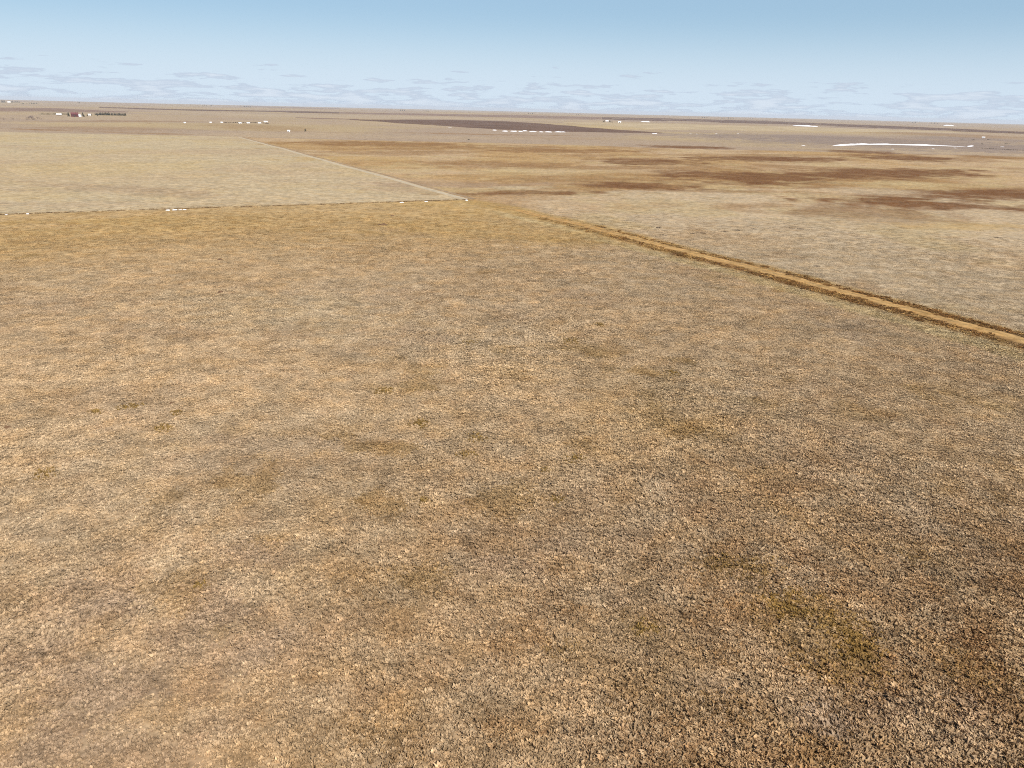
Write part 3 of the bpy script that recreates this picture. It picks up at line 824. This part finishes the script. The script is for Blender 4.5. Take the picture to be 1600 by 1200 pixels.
for px, py, h in [(942.5, 190.6, 2.0), (944.2, 190.9, 2.6), (952.6, 190.8, 2.6), (954.5, 190.8, 2.0), (957, 191.4, 1.4)]:
    tree('farm_tree', ROUND, px, py, h, 'dark tree crowding the lone pale house under the far dark band', 'tree', 'trees of the lone far farm', 1.2)
for px, py, h in [(3.6, 160.2, 3.2), (6.8, 160.2, 3.4), (18, 160.2, 1.8), (20, 160.2, 2.2), (22.5, 160.2, 1.7), (25, 160.2, 2.4), (28, 160.2, 2.2), (30.5, 160.2, 1.4), (35, 162.8, 1.6), (37, 162.8, 1.6), (42, 162.7, 1.2), (46, 162.6, 1.2), (49.5, 162.2, 1.8), (52, 162.2, 1.8), (54.5, 162.2, 1.8), (57.5, 162.2, 1.8)]:
    tree('skyline_tree', ROUND, px, py, h, 'faint dark tree of the far groves on the skyline beyond the barn', 'tree', 'trees of the far skyline groves', 1.3)
for px in (122, 124, 317, 320, 323, 330, 382, 385, 388, 391, 626, 629, 632, 666, 669, 826, 829, 832, 901, 904, 1098, 1101, 1104, 1128, 1132, 1138, 1142, 1146, 1172, 1176, 1426, 1430, 1455, 1460, 1465):
    py = 158.4 + .0239 * (px - 75) + 1.5
    tree('skyline_tree', ROUND, px, py, random.uniform(1.2, 1.9), 'tiny hazy tree standing up along the far horizon line', 'tree', 'tiny trees along the horizon', 1.5)


# ------------------------------------------------------------------ farm buildings
WHITE = plain('white_sheet_metal', (.80, .80, .80), .08, .3, rough=.5, spec=.3); RED = plain('red_barn_boards', (.105, .030, .030), .25, .4)
REDROOF = plain('faded_red_roof', (.13, .045, .046), .2, .3); DARKWALL = plain('dark_shed_wall', (.10, .085, .085), .3, .4)
DOOR = plain('dark_door', (.06, .045, .04), .2, .5); GLASS = plain('window_glass', (.05, .06, .075), .2, .5, rough=.15, spec=.5)
CREAM = plain('pale_house_wall', (.62, .57, .52), .12, .4); PALEROOF = plain('pale_roof', (.66, .62, .62), .1, .4)


def box(V, Fc, x0, x1, y0, y1, z0, z1):
    i = len(V); V += [(x0, y0, z0), (x1, y0, z0), (x1, y1, z0), (x0, y1, z0), (x0, y0, z1), (x1, y0, z1), (x1, y1, z1), (x0, y1, z1)]
    Fc += [tuple(i + k for k in f) for f in ((0, 3, 2, 1), (4, 5, 6, 7), (0, 1, 5, 4), (1, 2, 6, 5), (2, 3, 7, 6), (3, 0, 4, 7))]


def building(name, px, py, L, W, H, rise, wall, roof, label, cat, group=None, doors=((0, .25, .6),), windows=(), turn=0.0, gable_front=False):
    """a gabled building standing at this ground point; its long side looks towards -Y"""
    p = at(px, py); o = empty(name, p, label, cat, group, lateral(p) + turn)
    V = [(-L / 2, -W / 2, -.3), (L / 2, -W / 2, -.3), (L / 2, W / 2, -.3), (-L / 2, W / 2, -.3), (-L / 2, -W / 2, H), (L / 2, -W / 2, H), (L / 2, W / 2, H), (-L / 2, W / 2, H)]
    if gable_front:
        V += [(0, -W / 2, H + rise), (0, W / 2, H + rise)]
        Fc = [(0, 1, 5, 8, 4), (2, 3, 7, 9, 6), (1, 2, 6, 5), (3, 0, 4, 7)]
        e = .35; sl = rise / (L / 2)
        R_ = [(-L / 2 - e, -W / 2 - e, H - e * sl + .04), (0, -W / 2 - e, H + rise + .04), (L / 2 + e, -W / 2 - e, H - e * sl + .04)]
        back = [(a, W / 2 + e, c) for a, _, c in R_]
    else:
        V += [(-L / 2, 0, H + rise), (L / 2, 0, H + rise)]
        Fc = [(0, 1, 5, 4), (2, 3, 7, 6), (1, 2, 6, 9, 5), (3, 0, 4, 8, 7)]
        e = .35; sl = rise / (W / 2)
        R_ = [(-L / 2 - e, W / 2 + e, H - e * sl + .04), (-L / 2 - e, 0, H + rise + .04), (-L / 2 - e, -W / 2 - e, H - e * sl + .04)]
        back = [(L / 2 + e, b, c) for _, b, c in R_]
    link('wall', mesh_from('wall', V, Fc, wall), o)
    rv = R_ + back + [(a, b, c + .15) for a, b, c in R_ + back]
    rf = [(0, 1, 4, 3), (1, 2, 5, 4), (6, 9, 10, 7), (7, 10, 11, 8), (0, 6, 7, 1), (1, 7, 8, 2), (3, 4, 10, 9), (4, 5, 11, 10), (0, 3, 9, 6), (2, 8, 11, 5)]
    link('roof', mesh_from('roof', rv, rf, roof), o)
    for cx, w, h in doors:
        v, f = [], []; box(v, f, cx * L - w * L / 2, cx * L + w * L / 2, -W / 2 - .06, -W / 2 + .02, 0, h * H); link('door', mesh_from('door', v, f, DOOR), o)
    for cx, w, z0, z1 in windows:
        v, f = [], []; box(v, f, cx * L - w * L / 2, cx * L + w * L / 2, -W / 2 - .05, -W / 2 + .02, z0 * H, z1 * H); link('window', mesh_from('window', v, f, GLASS), o)
    return o


building('red_barn', 117.2, 182.5, 12.5, 10, 4.6, 3.2, RED, REDROOF, 'dark red gabled barn with a faded red roof beside the white grain bin', 'barn', doors=((0, .26, .72),), windows=((-.32, .1, .45, .7), (.32, .1, .45, .7)))
building('shed', 92.2, 180.2, 9.4, 6, 1.7, 1.5, DARKWALL, WHITE, 'long low shed with a bright white roof and dark front beyond the barn', 'shed', doors=((-.2, .3, .8), (.2, .3, .8)))
building('house', 140.2, 181.3, 4.6, 6, 2.4, 1.6, CREAM, WHITE, 'little white roofed house between dark evergreens near the windbreak', 'house', doors=((.1, .2, .8),), windows=((-.25, .2, .4, .75),))
p = at(124.4, 182.4); o = empty('grain_bin', p, 'squat round white grain bin with conical roof against the red barn', 'grain bin')
V, Fc = [], []; n = 24
for k in range(n):
    a = 2 * math.pi * k / n; V += [(3.4 * math.cos(a), 3.4 * math.sin(a), -.3), (3.4 * math.cos(a), 3.4 * math.sin(a), 3.2)]
Fc = [(2 * k, 2 * ((k + 1) % n), 2 * ((k + 1) % n) + 1, 2 * k + 1) for k in range(n)]
link('wall', mesh_from('wall', V, Fc, WHITE), o)
V = [(3.6 * math.cos(2 * math.pi * k / n), 3.6 * math.sin(2 * math.pi * k / n), 3.15) for k in range(n)] + [(.4 * math.cos(2 * math.pi * k / n), .4 * math.sin(2 * math.pi * k / n), 4.7) for k in range(n)] + [(0, 0, 4.9)]
rf = link('roof', mesh_from('roof', V, [(k, (k + 1) % n, n + (k + 1) % n, n + k) for k in range(n)] + [(n + k, n + (k + 1) % n, 2 * n) for k in range(n)], WHITE), o)
V, Fc = [], []; box(V, Fc, -.45, .45, -3.46, -3.30, .1, 1.9); link('door', mesh_from('door', V, Fc, DARKWALL), o)

for px, py, w, t in [(288.7, 192.6, 3.0, .2), (329.4, 192.2, 3.2, -.1), (346.4, 192.2, 3.4, .1), (374.9, 193.2, 5.0, .35), (387.9, 193.0, 5.2, .3), (405.7, 193.2, 5.0, .1)]:
    s = pixel_size(at(px, py))
    building('white_shed', px, py, w * s * .85, 3.0, .9, .8, CREAM, WHITE, 'small white shed in the row along the hedge line of the far pasture', 'shed', 'row of small white sheds', doors=((.15, .22, .75),), turn=t)
building('white_shed', 415.2, 191.0, 6, 4, 1.2, .9, WHITE, WHITE, 'pale shed standing alone behind the hedge at the end of the shed row', 'shed', doors=((.15, .22, .75),))
building('white_shed', 451.2, 206.2, 2.6, 3.0, 1.3, .9, WHITE, WHITE, 'tiny white hut with a dark lean-to alone on the far pasture', 'hut', doors=((-.1, .3, .75),))
building('white_shed', 1536.5, 215.8, 5.0, 4, 1.4, 1.0, WHITE, WHITE, 'small white shed among dark shrubs beyond the end of the snow bank', 'shed', doors=((.15, .2, .75),))
building('farmhouse', 948.4, 190.6, 9.0, 8, 3.0, 2.6, CREAM, PALEROOF, 'lone pale farmhouse wrapped in dark trees under the far dark band', 'house', doors=((.05, .12, .7),), windows=((-.3, .12, .4, .75), (.3, .12, .4, .75)))
building('white_shed', 968.0, 191.8, 9.0, 7, 2.6, 1.8, WHITE, WHITE, 'bright white shed standing just apart from the lone far farmhouse', 'shed', doors=((.0, .3, .8),))
building('white_shed', 14.2, 160.4, 17, 12, 5, 3.5, WHITE, WHITE, 'white farm building between tree groves on the skyline', 'barn', doors=((.0, .25, .7),))


# ------------------------------------------------------------------ the air over the plain
lowest = float(GZ.min()) - 1.0; V, Fc = [], []
box(V, Fc, -43000, 43000, -43000, 43000, lowest, CAM_POS[2] + 14)
hz = bpy.data.materials.new('pale_air'); hz.use_nodes = True
hz.node_tree.nodes.clear()
ho = hz.node_tree.nodes.new('ShaderNodeOutputMaterial'); hv = hz.node_tree.nodes.new('ShaderNodeVolumePrincipled')
hv.inputs['Color'].default_value = (.88, .93, 1.0, 1); hv.inputs['Density'].default_value = 4.6e-5
hz.node_tree.links.new(hv.outputs[0], ho.inputs['Volume'])
link('haze', mesh_from('haze', V, Fc, hz), kind='stuff')
